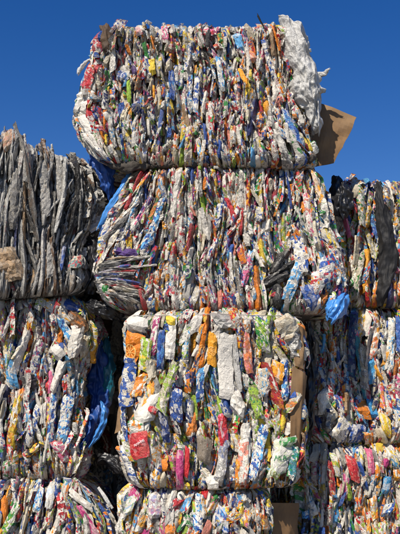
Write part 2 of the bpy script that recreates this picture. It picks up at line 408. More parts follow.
def fill_bale(B, mix, cw=(0.03, 0.075), ll=(0.12, 0.32), cap=292, style='carton', extra=60, dirt=(0.08, 0.55), kk=(0.3, 1.2), tl=0.8, ths=.09, dsd=.02, scraps=900, avoid=(), names=('flattened_carton',)):
    rng = B.rng; t1, t2 = MIXES[mix]
    def cols():
        a = pick(rng, t1); return (a, pick(rng, t2), pick(rng, t2)), a
    def rd(): return rng.uniform(*dirt)
    # --- fine scraps filling the joints: front, sides and top edge
    fw = B.hw + 0.05
    for i in range(scraps):
        cs, a = cols()
        g = B.piece(rng.uniform(-fw, fw), rng.uniform(-0.02, B.H+0.02), rng.uniform(.012, .034), rng.uniform(.05, .18), rng.normal(0, .2), rng.uniform(-.075, .0),
                    rng.uniform(.6, 1.6), rng.normal(0, .8), .005, .3, 2, 5, cs, 0.7 if a == 'silver' else 0, rd(), 1.0, .015)
        B.stuff(g)
    for sgn in (-1, 1):
        for i in range(330):
            cs, a = cols()
            g = B.piece(sgn*rng.uniform(B.hw-.05, B.hw+B.depth-.15), rng.uniform(0, B.H+0.02), rng.uniform(.03, .08), rng.uniform(.12, .34), rng.normal(0, .12), rng.uniform(-.03, .02),
                        rng.uniform(*kk), rng.normal(0, tl), .008, .25, 3, 6, cs, 0.7 if a == 'silver' else 0, rd(), 1.0)
            B.stuff(g)
    # crumpled top and underside: pieces lying on the seats
    for i in range(220):
        up = i % 5 != 0
        cs, a = cols()
        lx = rng.uniform(-B.hw+.2, B.hw-.2); ly = rng.uniform(.2, B.depth-.15)
        zz = (B.z1 if up else B.z0) ; 
        g = B.piece(0.0, B.H/2, rng.uniform(.05, .1), rng.uniform(.1, .25), 0, 0, .2, rng.normal(0, .2), .006, .2, 3, 5, cs, 0, rd(), 1.0, 0.0, 0)
        W = g[0]; c = W.reshape(-1, 3).mean(0); R = (W - c)
        rl = np.stack([R@B.X, R@B.D, R[..., 2]], -1); ang = rng.uniform(0, 6.28)
        u, vv = rl[..., 0], rl[..., 2]
        nx = u*math.cos(ang) - vv*math.sin(ang); ny = u*math.sin(ang) + vv*math.cos(ang)
        hgt = rl[..., 1]*-0.5
        xo = np.interp(B.z1 if up else B.z0, B.Lz, B.Lx)/2 + np.interp(B.z1 if up else B.z0, B.Rz, B.Rx)/2
        pos = B.O + (xo+lx+nx)[..., None]*B.X + (ly+ny)[..., None]*B.D
        zc = (B.z1 - 0.008 + np.clip(hgt + .006, 0, .03)) if up else (B.z0 - 0.0 + np.clip(hgt, 0, .02))
        pos = pos.copy(); pos[..., 2] = np.maximum(zc, 0.012)
        B.stuff((pos, *g[1:]))
    # --- the packages one can tell apart, in columns pressed side by side
    todo = []
    a = -fw - 0.02
    while a < fw + 0.02:
        w = rng.uniform(*cw); v = -rng.uniform(0, .15)
        base_d = rng.normal(0, .012); colc = None
        while v < B.H + 0.0:
            l = rng.uniform(*ll)*(0.7 + 0.6*w/np.mean(cw))
            if v + l > B.H + .07: l = max(.07, B.H + rng.uniform(.0, .06) - v)
            cs, nm = cols()
            if style == 'grime' and colc is not None and rng.random() < .6: cs, nm = colc
            colc = (cs, nm)
            todo.append((a + w/2 + rng.normal(0, .006), v + l/2, w*rng.uniform(1.05, 1.5), l*rng.uniform(1.05, 1.3), rng.normal(0, ths), base_d + rng.normal(0.0, dsd), cs, nm))
            v += l*rng.uniform(.85, 1.0)
        a += w*rng.uniform(.8, 1.0)
    for i in range(extra):
        cs, nm = cols(); w = rng.uniform(*cw)*rng.uniform(.9, 1.35)
        todo.append((rng.uniform(-fw, fw), rng.uniform(.05, B.H-.02), w, rng.uniform(*ll)*.85, rng.normal(0, .16+ths), rng.uniform(.01, .045), cs, nm))
    made = []; pits = [(rng.uniform(-fw, fw), rng.uniform(.05, B.H-.05), rng.uniform(.03, .07), rng.uniform(.05, .13)) for _ in range(26)]
    for (a0, v0, w, l, th, d0, cs, nm) in todo:
        x, y = proj(B.surf(a0, v0, d0))
        if any((a0-pa)**2/pr**2 + (v0-pv)**2/ph**2 < 1 for pa, pv, pr, ph in pits): d0 -= .04
        if any((x-ax)**2/rx**2 + (y-ay)**2/ry**2 < 1 for ax, ay, rx, ry in avoid) or any(abs(x-hx) < hw_ + w*40 and abs(y-hy) < hl_ for hx, hy, hw_, hl_ in B.heroes): d0 = min(d0, 0.0) - 0.02
        film = rng.random() < (.55 if style == 'grime' else .15)
        g = B.piece(a0, v0, w, l, th, d0, rng.uniform(*kk), rng.normal(0, tl), rng.uniform(.0025, .0065), rng.uniform(.0, .32), 5 if w > .04 else 4, max(5, min(18, int(l/.019))), cs,
                    0.75 if nm == 'silver' else 0.0, rd(), (0.35 if style == 'grime' else 1.0) if rng.random() < .74 else 0.0, rng.uniform(.0, .035))
        made.append((w*l, nm, film, g, rng.random() < .18))
    vis = [m for m in made if inframe(m[3][0])]
    vis.sort(key=lambda m: -m[0]); keep = set(id(m) for m in vis[:max(0, cap - B.n_parts)])
    for m in made:
        if id(m) in keep:
            name = 'foil_pouch' if m[1] == 'silver' else ('crumpled_film' if m[2] else 'flattened_carton')
            B.emit(name, m[3], m[4])
        else: B.stuff(m[3], m[4])
    B.flush()

PXM = 150.0
def hero(B, px, py, wp, lp, ang, c1, c2, c3, name='flattened_carton', label=None, d0=.045, k=.3, tilt=0.0, crum=.004, prn=1.0, dirt=.12, taper=.12, metal=0.0, smooth=False, dip=.02, nu=5, follow=0.3, rnd=None):
    a0, v0 = B.av(px, py)
    if label or d0 >= .058: B.heroes.append((px, py, wp*.36, lp*.42))
    d0 = d0 - .006
    g = B.piece(a0, v0, wp/PXM, lp/PXM, math.radians(ang), d0, k, tilt, crum, taper, nu, max(4, int(lp/PXM/.022)), (c1, c2, c3), metal, dirt, prn, dip, follow, 0.0, float(B.rng.random()) if rnd is None else rnd)
    return B.emit(name, g, smooth, label), g

def lettering(B, o, g, text, pos, size, rot, mat, name='lettering'):
    """flat print that follows the crumpled surface of one package; pos and size in the package's own 0..1 units"""
    cu = bpy.data.curves.new(name, 'FONT'); cu.body = text; cu.align_x = 'CENTER'; cu.align_y = 'CENTER'; cu.resolution_u = 3
    to = bpy.data.objects.new(name, cu); COL.objects.link(to)
    dg = bpy.context.evaluated_depsgraph_get()
    me = bpy.data.meshes.new_from_object(to.evaluated_get(dg))
    bpy.data.objects.remove(to); bpy.data.curves.remove(cu)
    import bmesh
    bm = bmesh.new(); bm.from_mesh(me); bmesh.ops.triangulate(bm, faces=bm.faces)
    bmesh.ops.subdivide_edges(bm, edges=[e for e in bm.edges if e.calc_length() > .2], cuts=2)
    bm.to_mesh(me); bm.free()
    G = g[0]; nv, nu = G.shape[0]-1, G.shape[1]-1
    wl = np.linalg.norm(G[nv//2, -1] - G[nv//2, 0]); ll = np.linalg.norm(G[-1, nu//2] - G[0, nu//2])
    n = np.cross(G[nv//2, -1] - G[nv//2, 0], G[-1, nu//2] - G[0, nu//2]); n /= np.linalg.norm(n)
    ct, st = math.cos(rot), math.sin(rot); c = np.array(o.location) + B.root_loc
    for v in me.vertices:
        x, y = v.co.x*size, v.co.y*size
        u = pos[0] + (x*ct - y*st)/wl; q = pos[1] + (x*st + y*ct)/ll
        fu, fq = np.clip(u, 0.02, .98)*nu, np.clip(q, 0.02, .98)*nv
        i, j = min(int(fu), nu-1), min(int(fq), nv-1); fu -= i; fq -= j
        p = (G[j, i]*(1-fu)+G[j, i+1]*fu)*(1-fq) + (G[j+1, i]*(1-fu)+G[j+1, i+1]*fu)*fq
        v.co = p + n*.008 - c
    me.materials.append(mat)
    t = bpy.data.objects.new(name, me); COL.objects.link(t); t.parent = o
    return t

# ------------------------------------------------------------------ ground
gs = 600.0
g = mesh_obj('ground', [(-gs, -gs, 0), (gs, -gs, 0), (gs, gs, 0), (-gs, gs, 0)], [(0, 1, 2, 3)], M['ground']); g['kind'] = 'structure'

# ------------------------------------------------------------------ the ten bales
ZC = [0.0, 1.19, 2.345, 3.36, None]
def lev(Y, py): return float(at(200, py, Y)[2])
zc1, zc2, zc3, zc4 = lev(0, 489), lev(0, 313), lev(0, 165), lev(0, 25)
YR = 0.44; zr1, zr2, zr3 = lev(YR, 447), lev(YR, 307), lev(YR, 181)
YL = 0.24; zl1, zl2 = lev(YL, 485), lev(YL, 297)

bales = {}
# topmost, centre
b = Bale(-0.06, 0, [(104, 22), (92, 50), (78, 85), (74, 105), (86, 135), (106, 163)], [(284, 22), (296, 60), (305, 100), (312, 135), (318, 163)],
         [(98, 30), (115, 27), (160, 24), (200, 23), (250, 25), (290, 24)], [(80, 160), (200, 165), (320, 165)], 1.15, 101, (198, 95), (zc3, zc4))
b.make_root('topmost bale against the sky, white blue and red crushed cartons'); bales['c4'] = b
b = Bale(0.0, 0, [(133, 168), (119, 192), (106, 215), (98, 238), (96, 268), (101, 293), (112, 312)], [(323, 166), (326, 200), (330, 228), (340, 250), (342, 288), (337, 312)],
         [(130, 169), (200, 166), (320, 165)], [(97, 309), (200, 312), (340, 313)], 1.15, 102, (218, 240), (zc2, zc3))
b.make_root('wide bale second from the top, vertical crushed carton strips fanning out'); b.mA = .05; b.pw = 2.6; bales['c3'] = b
b = Bale(-0.05, 0, [(132, 315), (128, 340), (124, 400), (127, 450), (133, 488)], [(299, 313), (303, 350), (303, 420), (300, 460), (296, 488)],
         [(125, 315), (200, 313), (300, 315)], [(125, 489), (200, 491), (300, 488)], 1.65, 103, (213, 400), (zc1, zc2))
b.make_root('square bale of juice and milk cartons with a long blank white carton'); b.mA = .05; bales['c2'] = b
b = Bale(-0.02, 0, [(122, 484), (116, 534), (116, 640)], [(268, 490), (273, 534), (275, 640)],
         [(117, 488), (200, 490), (275, 491)], [(117, 640), (275, 640)], 1.65, 104, (195, 540), (0.0, zc1))
b.make_root('lowest centre bale cut off by the photo edge, under the juice cartons'); bales['c1'] = b
# left column
b = Bale(0.12, 18, [(-130, 120), (-130, 300)], [(97, 150), (104, 190), (101, 225), (86, 250), (80, 295)],
         [(-130, 122), (-40, 130), (0, 135), (14, 131), (30, 145), (45, 148), (60, 155), (75, 160), (100, 164)], [(-130, 300), (0, 297), (100, 292)], 1.2, 105, (40, 215), (zl2, None))
b.make_root('dull grey bale of dirty crumpled film, top of the left column'); b.mA = .045; b.bulge = .045; bales['l3'] = b
b = Bale(YL, 4, [(-110, 300), (-110, 480)], [(84, 300), (95, 330), (84, 380), (80, 430), (78, 482)],
         [(-110, 297), (0, 296), (85, 297)], [(-110, 484), (80, 482)], 1.3, 106, (0, 390), (zl1, zl2))
b.make_root('left bale of mixed cartons between the grey bale and the lowest one'); bales['l2'] = b
b = Bale(YL-.06, 2, [(-110, 490), (-110, 660)], [(92, 490), (106, 520), (112, 560), (112, 660)],
         [(-110, 484), (0, 485), (95, 486)], [(-110, 660), (110, 660)], 1.3, 107, (0, 560), (0.0, zl1))
b.make_root('lowest left bale with leaning carton strips, cut off by photo edge'); b.mA = .07; b.pw = 2.0; bales['l1'] = b
# right column
b = Bale(YR, -3, [(334, 178), (332, 240), (334, 305)], [(520, 178), (520, 305)],
         [(330, 184), (350, 180), (380, 179), (400, 182), (520, 184)], [(330, 306), (520, 308)], 1.2, 108, (425, 240), (zr2, zr3))
b.make_root('upper right bale with a long dark grey sheet down its face'); bales['r3'] = b
b = Bale(YR+.03, 0, [(318, 308), (316, 380), (314, 445)], [(510, 308), (510, 445)],
         [(310, 308), (510, 307)], [(310, 446), (510, 445)], 1.3, 109, (410, 380), (zr1, zr2))
b.make_root('middle right bale with dark blue film strips, half in shade'); bales['r2'] = b
b = Bale(YR, 0, [(296, 449), (296, 660)], [(500, 449), (500, 660)],
         [(296, 449), (400, 446), (500, 446)], [(296, 680), (500, 680)], 1.3, 110, (398, 540), (0.0, zr1))
b.make_root('lowest right bale of cartons standing on the ground, left edge shaded'); bales['r1'] = b
# rear bales added to close the gap left of the square bale and darken it
b = Bale(1.15, 0, [(20, 480), (20, 640)], [(160, 480), (160, 640)], [(20, 470), (160, 470)], [(20, 640), (160, 640)], .9, 111, (90, 560), (0.0, lev(1.15, 470)))
b.make_root('added rear bale that keeps the gap dark low down'); bales['g1'] = b
b = Bale(1.15, 0, [(20, 300), (20, 470)], [(160, 300), (160, 470)], [(20, 290), (160, 290)], [(20, 470), (160, 470)], .9, 112, (90, 380), (lev(1.15, 470), lev(1.15, 290)))
b.make_root('added rear bale that darkens the gap left of the square bale'); bales['g2'] = b
b = Bale(1.15, 0, [(20, 190), (20, 290)], [(190, 190), (190, 290)], [(20, 190), (190, 190)], [(20, 290), (190, 290)], .9, 113, (105, 240), (lev(1.15, 290), lev(1.15, 190)))
b.make_root('added rear bale that darkens the gap beside the light blue film strip'); bales['g3'] = b
for k in ('r1', 'r2', 'r3', 'l1', 'l2'): bales[k].r2 = .13
for k in ('c4', 'l3', 'r3', 'g3'): bales[k].free_top = True
for b in bales.values(): b.core()

# hand-placed packages that the photograph lets one recognise -------------------------------------------------
B3 = bales['c2']
H = lambda x, y, wp, lp, *a, **k: hero(B3, x, y, wp*.9, lp*.94, *a, **k)
H(225, 367, 16, 68, 1, 'white', 'white', 'white', label='long blank white carton in the middle of the face', prn=0, d0=.062, crum=.0025, taper=.05, k=.15, dirt=.05)
H(236, 364, 7, 60, -4, 'silver', 'white', 'grey', prn=0, d0=.058, tilt=.4)
H(238, 404, 19, 22, 18, 'white', 'grey', 'white', prn=0, d0=.06, crum=.009, name='crumpled_film', taper=.5)
o, gg = H(134, 350, 16, 36, 12, 'orange', 'amber', 'orange', d0=.055, prn=0, label='orange juice carton with a printed fruit slice')
def slice_print(B, o, gg, r):
    G = gg[0]; nv, nu = G.shape[0]-1, G.shape[1]-1
    wl = np.linalg.norm(G[nv//2, -1]-G[nv//2, 0]); ll = np.linalg.norm(G[-1, nu//2]-G[0, nu//2])
    n = np.cross(G[nv//2, -1]-G[nv//2, 0], G[-1, nu//2]-G[0, nu//2]); n /= np.linalg.norm(n); c = np.array(o.location)+B.root_loc
    V, F = [], []
    def pt(x, y):
        fu, fq = np.clip(.5+x/wl, .03, .97)*nu, np.clip(.45+y/ll, .03, .97)*nv; i, j = min(int(fu), nu-1), min(int(fq), nv-1); fu -= i; fq -= j
        return (G[j, i]*(1-fu)+G[j, i+1]*fu)*(1-fq)+(G[j+1, i]*(1-fu)+G[j+1, i+1]*fu)*fq+n*.004-c
    for k_ in range(24):
        a0, a1 = k_*math.tau/24, (k_+1)*math.tau/24; b_ = len(V)
        V += [pt(r*math.cos(a0), r*math.sin(a0)), pt(r*math.cos(a1), r*math.sin(a1)), pt(.86*r*math.cos(a1), .86*r*math.sin(a1)), pt(.86*r*math.cos(a0), .86*r*math.sin(a0))]
        F.append((b_, b_+1, b_+2, b_+3))
    for k_ in range(8):
        a = k_*math.tau/8; b_ = len(V); dx, dy = -math.sin(a)*.05*r, math.cos(a)*.05*r; x, y = .86*r*math.cos(a), .86*r*math.sin(a)
        V += [pt(.1*x-dx, .1*y-dy), pt(x-dx, y-dy), pt(x+dx, y+dy), pt(.1*x+dx, .1*y+dy)]; F.append((b_, b_+1, b_+2, b_+3))
    mesh_obj('fruit_slice_print', V, F, M['ink_orange'], o)
slice_print(B3, o, gg, .044)
o, gg = H(201, 347, 9, 46, -3, 'orange', 'white', 'amber', d0=.05, prn=0); slice_print(B3, o, gg, .026)
o, gg = H(212, 350, 10, 34, -2, 'amber', 'white', 'orange', d0=.055, prn=0); slice_print(B3, o, gg, .028)
o, gg = H(143, 445, 13, 25, -8, 'red', 'dred', 'salmon', d0=.08, prn=.25, crum=.0045, taper=.03, dip=.005, label='red juice carton with the word apple in white')
lettering(B3, o, gg, 'apple', (.54, .62), .034, math.radians(20), M['ink_white'])
H(140, 427, 12, 14, -6, 'white', 'green', 'orange', d0=.06, prn=1)
o, gg = H(280, 456, 18, 40, 17, 'white', 'green', 'lime', d0=.075, prn=.3, crum=.0045, taper=.03, dip=.005, label='large white and green milk carton at the lower right')
lettering(B3, o, gg, 'MILK', (.47, .46), .046, math.radians(-10), M['ink_green'])
H(285, 442, 13, 11, 24, 'green', 'lime', 'white', d0=.078, crum=.003, prn=.6); H(274, 473, 11, 8, 22, 'olive', 'lime', 'green', d0=.078, prn=.6)
H(204, 449, 16, 27, 8, (.25, .2, .145), 'tan', 'brown', name='paper_bag', label='crumpled grey brown paper bag', d0=.06, prn=0, crum=.006, dirt=.8, nu=8, smooth=True)
o, gg = H(176, 405, 14, 34, 2, 'blue', 'navy', 'white', d0=.07, prn=.8, label='blue carton with white print')
H(134, 470, 11, 52, -9, 'white', 'blue', 'white', d0=.06); H(128, 425, 9, 46, -4, 'blue', 'white', 'navy', d0=.05)
H(277, 372, 12, 22, 6, 'amber', 'orange', 'amber', d0=.065, prn=.7, label='yellow orange carton'); H(284, 380, 7, 44, -6, 'blue', 'sky', 'white')
o, gg = H(151, 408, 14, 30, 12, 'white', 'white', 'white', d0=.062, prn=0); H(153, 410, 10, 8, 12, 'red', 'white', 'red', d0=.078, prn=.4)
o, gg = H(171, 338, 11, 46, 0, 'white', 'yellow', 'white', d0=.058, prn=0); H(171, 321, 10, 10, 0, 'yellow', 'amber', 'yellow', d0=.067, prn=0)
H(161, 350, 8, 42, 0, 'blue', 'blue', 'sky', d0=.05, prn=.4); H(155, 334, 8, 46, 0, 'white', 'mag', 'pink', d0=.055)
H(180, 470, 8, 40, 5, 'mag', 'pink', 'mag', d0=.06, prn=.4); H(187, 462, 6, 30, 8, 'red', 'mag', 'red', d0=.055, prn=0)
H(256, 402, 11, 36, -8, 'lime', 'olive', 'green', d0=.058); H(247, 352, 9, 46, -8, 'salmon', 'orange', 'pink', d0=.058, prn=.6)
o, gg = H(140, 323, 22, 15, 12, 'white', 'white', 'white', d0=.06, prn=0, crum=.006)
H(285, 328, 18, 26, -15, 'cream', 'tan', 'white', d0=.05, crum=.01, prn=.4); H(293, 345, 12, 30, -6, 'silver', 'grey', 'white', d0=.05, crum=.01, metal=.6)
H(150, 394, 9, 34, 14, 'amber', 'orange', 'yellow', d0=.05, prn=.6); H(141, 385, 9, 26, 10, 'orange', 'amber', 'white', d0=.05)
H(146, 355, 11, 34, 8, 'lime', 'yellow', 'white', d0=.052); H(262, 335, 14, 34, 0, 'lime', 'green', 'white', d0=.05); H(240, 345, 8, 40, 2, 'brown', 'orange', 'purple', d0=.045)
H(223, 430, 10, 34, 4, 'red', 'pink', 'mag', d0=.05, prn=.6); H(222, 462, 11, 46, 16, 'silver', 'white', 'blue', d0=.06, prn=.5, metal=.5); H(243, 462, 11, 48, 4, 'salmon', 'white', 'cream', d0=.055)
H(258, 452, 10, 58, 12, 'white', 'blue', 'sky', d0=.055); H(200, 385, 9, 34, 0, 'sky', 'blue', 'white', d0=.05); H(186, 345, 8, 34, 0, 'white', 'lime', 'sky', d0=.05)
H(290, 462, 8, 34, 8, 'teal', 'white', 'green', d0=.055); H(213, 486, 22, 12, 80, 'white', 'cream', 'white', d0=.05, prn=0); H(195, 325, 16, 20, 0, 'white', 'grey', 'silver', d0=.055, prn=.3)
H(223, 322, 20, 18, -30, 'silver', 'white', 'grey', d0=.055, crum=.01, prn=0, metal=.4); H(165, 425, 8, 34, -4, 'navy', 'blue', 'white', d0=.055, prn=.4); H(190, 412, 8, 26, 14, 'navy', 'white', 'blue', d0=.05)

B1 = bales['c4']; H1 = lambda *a, **k: hero(B1, *a, **k)
H1(152, 66, 7, 20, 0, 'yellow', 'amber', 'yellow', prn=0); H1(123, 77, 13, 11, 25, 'blue', 'white', 'navy', prn=.6); H1(129, 92, 4, 26, 0, 'lime', 'green', 'lime', prn=0)
H1(87, 76, 10, 28, 16, 'red', 'white', 'dred', prn=.6, label='red and white wrapper bulging at the left edge'); H1(239, 43, 9, 20, -20, 'sky', 'white', 'sky', prn=.5); H1(251, 56, 8, 18, -28, 'salmon', 'amber', 'tan', prn=.4)
H1(243, 80, 5, 24, -14, 'amber', 'tan', 'amber', prn=0); H1(77, 100, 12, 26, 4, 'white', 'grey', 'white', prn=0, name='crumpled_film', crum=.009); H1(84, 126, 11, 36, -18, 'white', 'cream', 'white', prn=0, name='crumpled_film')
H1(92, 143, 10, 30, -28, 'white', 'grey', 'white', prn=0, name='crumpled_film'); H1(137, 108, 11, 11, 40, 'navy', 'blue', 'grey', prn=.5); H1(172, 85, 6, 32, 3, 'blue', 'navy', 'sky', prn=.4)
H1(110, 48, 9, 20, -6, 'black', 'dgrey', 'black', prn=0, d0=.045)
H1(165, 33, 8, 26, 0, 'white', 'pink', 'pink'); H1(206, 30, 16, 13, 60, 'pink', 'white', 'red'); H1(140, 32, 14, 9, 70, 'red', 'white', 'red', prn=.5); H1(196, 96, 6, 40, 2, 'white', 'blue', 'blue'); H1(220, 75, 6, 40, -2, 'white', 'sky', 'blue')
H1(268, 60, 5, 44, -16, 'blue', 'white', 'navy'); H1(276, 80, 5, 50, -14, 'white', 'red', 'orange'); H1(292, 128, 7, 40, -8, 'blue', 'sky', 'white', prn=.5); H1(211, 120, 6, 36, 0, 'white', 'red', 'green')
B2 = bales['c3']; H2 = lambda *a, **k: hero(B2, *a, **k)
H2(218, 216, 7, 26, 8, 'blue', 'white', 'white'); H2(242, 256, 8, 22, -20, 'orange', 'purple', 'red', prn=.7); H2(247, 268, 8, 40, 16, 'pink', 'sky', 'white'); H2(127, 252, 20, 11, 40, 'purple', 'purple', 'navy', prn=0, label='purple film scrap above a knot of folded film', name='crumpled_film', crum=.009)
knot = random.Random(5)
for q in range(26):                         # knot of film folded crosswise
    x, y = knot.uniform(106, 136), 258 + q*1.55
    an = 70 + (y-258)*1.1 + knot.uniform(-12, 12)
    c_, n_ = knot.choice([('navy', 'blue'), ('blue', 'red'), ('dgrey', 'grey'), ('grey', 'dgrey'), ('cream', 'grey'), ('dred', 'red'), ('black', 'dgrey'), ('white', 'purple'), ('tan', 'grey'), ('slate', 'black')])
    H2(x, y, knot.uniform(3, 5.5), knot.uniform(18, 40), an, c_, n_, 'white', name='crumpled_film', prn=.6, k=.9, crum=.005, d0=.045, follow=0, dirt=.35)
H2(106, 250, 7, 60, 20, 'cream', 'grey', 'white', d0=.04); H2(118, 222, 6, 56, 30, 'white', 'tan', 'grey'); H2(112, 232, 5, 50, 28, 'dgrey', 'black', 'grey', prn=.2); H2(133, 192, 5, 50, 28, 'amber', 'red', 'white'); H2(141, 215, 6, 40, 24, 'purple', 'white', 'pink'); H2(150, 235, 7, 40, 16, 'blue', 'white', 'sky'); H2(156, 222, 6, 50, 12, 'white', 'blue', 'sky')
for (x, y, w_, l_, an) in [(279, 262, 12, 26, 30), (276, 280, 9, 26, 60), (280, 272, 8, 36, 48), (276, 296, 14, 24, 10)]:  # dark pieces give the shade of a cavity by their colour
    H2(x, y, w_, l_, an, 'black', 'dgrey', 'black', name='dark_cavity_scrap', prn=.3, k=.9, d0=.02, crum=.009, smooth=True, follow=0)
H2(278, 295, 9, 12, 60, 'dred', 'white', 'red', d0=.035, prn=.6)
H2(293, 282, 10, 44, 18, 'sky', 'white', 'cyan', d0=.05); H2(311, 298, 14, 26, -20, 'blue', 'navy', 'white', d0=.05, prn=.3); H2(326, 270, 14, 30, 4, 'white', 'blue', 'red', d0=.05); H2(326, 205, 8, 40, -6, 'white', 'navy', 'blue'); H2(318, 187, 7, 40, -10, 'amber', 'white', 'cream', prn=.6)
H2(308, 215, 7, 46, -6, 'white', 'salmon', 'pink'); H2(300, 255, 12, 40, -6, 'white', 'blue', 'cream', d0=.05); H2(328, 232, 8, 30, 8, 'yellow', 'white', 'amber', prn=.7); H2(316, 285, 12, 26, 10, 'white', 'red', 'amber', d0=.052)
HC = lambda *a, **k: hero(bales['c1'], *a, **k)
HC(264, 522, 9, 22, -24, 'tan', 'orange', 'tan', prn=.6, d0=.03, name='cardboard_scrap', dirt=.4); HC(128, 505, 12, 22, 10, 'white', 'sky', 'lime', prn=.6); HC(133, 494, 14, 12, 20, 'mag', 'lime', 'white', prn=.7); HC(168, 528, 13, 16, 0, 'orange', 'white', 'orange', prn=.3); HC(155, 505, 12, 24, 4, 'white', 'mag', 'blue', prn=.5); HC(170, 512, 14, 22, -8, 'grey', 'white', 'cream', prn=.3); HC(198, 512, 10, 34, 6, 'white', 'blue', 'sky'); HC(222, 520, 12, 26, -4, 'blue', 'white', 'sky', prn=.7)
BR2 = bales['r2']; HR = lambda *a, **k: hero(BR2, *a, **k)
HR(330, 412, 15, 15, 10, 'cream', 'white', 'cream', prn=0, label='crumpled whitish ball at the shaded left side', taper=.6); HR(362, 409, 20, 15, 100, 'orange', 'tan', 'orange', prn=.4, crum=.01); HR(357, 434, 15, 20, 20, 'blue', 'navy', 'white', prn=.6)
HR(385, 425, 10, 26, -12, 'yellow', 'amber', 'white', prn=.7, label='yellow carton near the foot of the bale'); HR(360, 360, 7, 84, -4, 'teal', 'navy', 'blue', prn=.4, name='crumpled_film', smooth=True); HR(367, 385, 5, 60, -8, 'dred', 'mag', 'dred', prn=.3); HR(371, 372, 8, 26, 0, 'cyan', 'teal', 'sky', prn=.4); HR(372, 408, 9, 22, -10, 'cyan', 'blue', 'sky', prn=.4)
HR(352, 345, 9, 70, 4, 'navy', 'teal', 'black', prn=.3, name='crumpled_film'); HR(374, 345, 8, 30, 8, 'orange', 'white', 'salmon'); HR(341, 430, 16, 24, 24, 'white', 'cream', 'blue'); HR(390, 345, 8, 60, 4, 'white', 'cream', 'sky'); HR(399, 335, 8, 40, 0, 'blue', 'navy', 'sky', prn=.2); HR(397, 410, 10, 40, -20, 'white', 'blue', 'sky')
BR1 = bales['r1']; HB = lambda *a, **k: hero(BR1, *a, **k)
HB(352, 469, 11, 26, -6, 'red', 'salmon', 'red', prn=.4, label='red carton beside the shadow line'); HB(343, 486, 8, 22, 6, 'mag', 'pink', 'white', prn=.6); HB(370, 462, 7, 28, -3, 'pink', 'red', 'pink', prn=.5); HB(377, 468, 7, 16, 0, 'orange', 'white', 'amber'); HB(384, 463, 8, 10, 20, 'mag', 'pink', 'mag', prn=0); HB(386, 485, 9, 18, 8, 'cyan', 'white', 'sky', prn=.5); HB(374, 510, 8, 26, -10, 'orange', 'yellow', 'white'); HB(358, 500, 6, 30, 6, 'brown', 'orange', 'red'); HB(397, 475, 8, 12, 0, 'amber', 'orange', 'white'); HB(366, 528, 8, 16, 0, 'orange', 'amber', 'white'); HB(330, 480, 7, 40, 0, 'dred', 'tan', 'red'); HB(388, 510, 10, 14, 20, 'blue', 'white', 'sky')
BL2 = bales['l2']; HL = lambda *a, **k: hero(BL2, *a, **k)
HL(66, 418, 15, 54, 5, 'white', 'sky', 'blue', label='white and light blue carton standing at the right edge', prn=1); HL(12, 372, 10, 36, -12, 'sky', 'white', 'cyan', prn=.8); HL(30, 384, 22, 14, 60, 'black', 'dgrey', 'black', name='crumpled_film', prn=.3); HL(50, 385, 8, 14, 20, 'red', 'white', 'dred', prn=.4); HL(58, 352, 16, 12, 50, 'white', 'grey', 'white', prn=.3); HL(33, 425, 8, 46, 10, 'white', 'blue', 'navy'); HL(52, 418, 7, 60, 4, 'blue', 'white', 'sky'); HL(18, 405, 6, 34, 10, 'orange', 'amber', 'white', prn=.5); HL(62, 452, 26, 12, 70, 'pink', 'white', 'red'); HL(10, 440, 6, 40, 0, 'red', 'orange', 'white'); HL(76, 322, 16, 22, -30, 'brown', 'tan', 'orange', prn=.4); HL(56, 312, 10, 36, -40, 'white', 'cream', 'amber'); HL(72, 305, 12, 26, -70, 'blue', 'navy', 'blue', prn=.2); HL(84, 345, 9, 26, -6, 'cream', 'white', 'tan', prn=.5); HL(66, 330, 8, 30, -30, 'sky', 'blue', 'white')
BL1 = bales['l1']; HQ = lambda *a, **k: hero(BL1, *a, **k)
HQ(62, 508, 9, 30, -8, 'red', 'white', 'dred'); HQ(50, 495, 9, 26, 16, 'white', 'sky', 'white', prn=.4); HQ(38, 500, 8, 24, 20, 'sky', 'white', 'blue'); HQ(90, 525, 7, 40, -24, 'mag', 'pink', 'white', prn=.4); HQ(80, 500, 8, 28, -50, 'white', 'cream', 'grey', prn=.3); HQ(10, 520, 7, 36, 24, 'white', 'lime', 'green')
BL3 = bales['l3']; HG = lambda *a, **k: hero(BL3, *a, **k)
HG(10, 264, 22, 34, -24, 'tan', 'cream', 'brown', name='crumpled_film', label='tan crumpled paper sack low on the face', prn=.2, crum=.008, d0=.05, dirt=.9, nu=9); HG(50, 260, 9, 40, 2, 'grey', 'brown', 'tan', prn=0, dirt=.5, d0=.05, name='crumpled_film'); HG(62, 258, 5, 30, 2, 'blue', 'white', 'navy', prn=.3); HG(75, 262, 14, 18, 20, 'cream', 'teal', 'red', prn=.8); HG(26, 165, 9, 40, 0, 'grey', 'cream', 'grey', prn=.2, d0=.05); HG(44, 190, 9, 60, -4, 'grey', 'dgrey', 'cream', prn=.2, d0=.05); HG(14, 200, 9, 60, 2, 'dgrey', 'grey', 'cream', prn=.2, d0=.05); HG(8, 140, 12, 24, -10, 'tan', 'salmon', 'grey', prn=.3, d0=.05); HG(60, 180, 8, 60, -6, 'grey', 'cream', 'dgrey', prn=.2, d0=.05); HG(66, 170, 4, 24, 0, 'cyan', 'teal', 'blue', prn=.2); HG(90, 275, 20, 30, 10, 'dgrey', 'grey', 'black', prn=.2, d0=.05, name='crumpled_film')

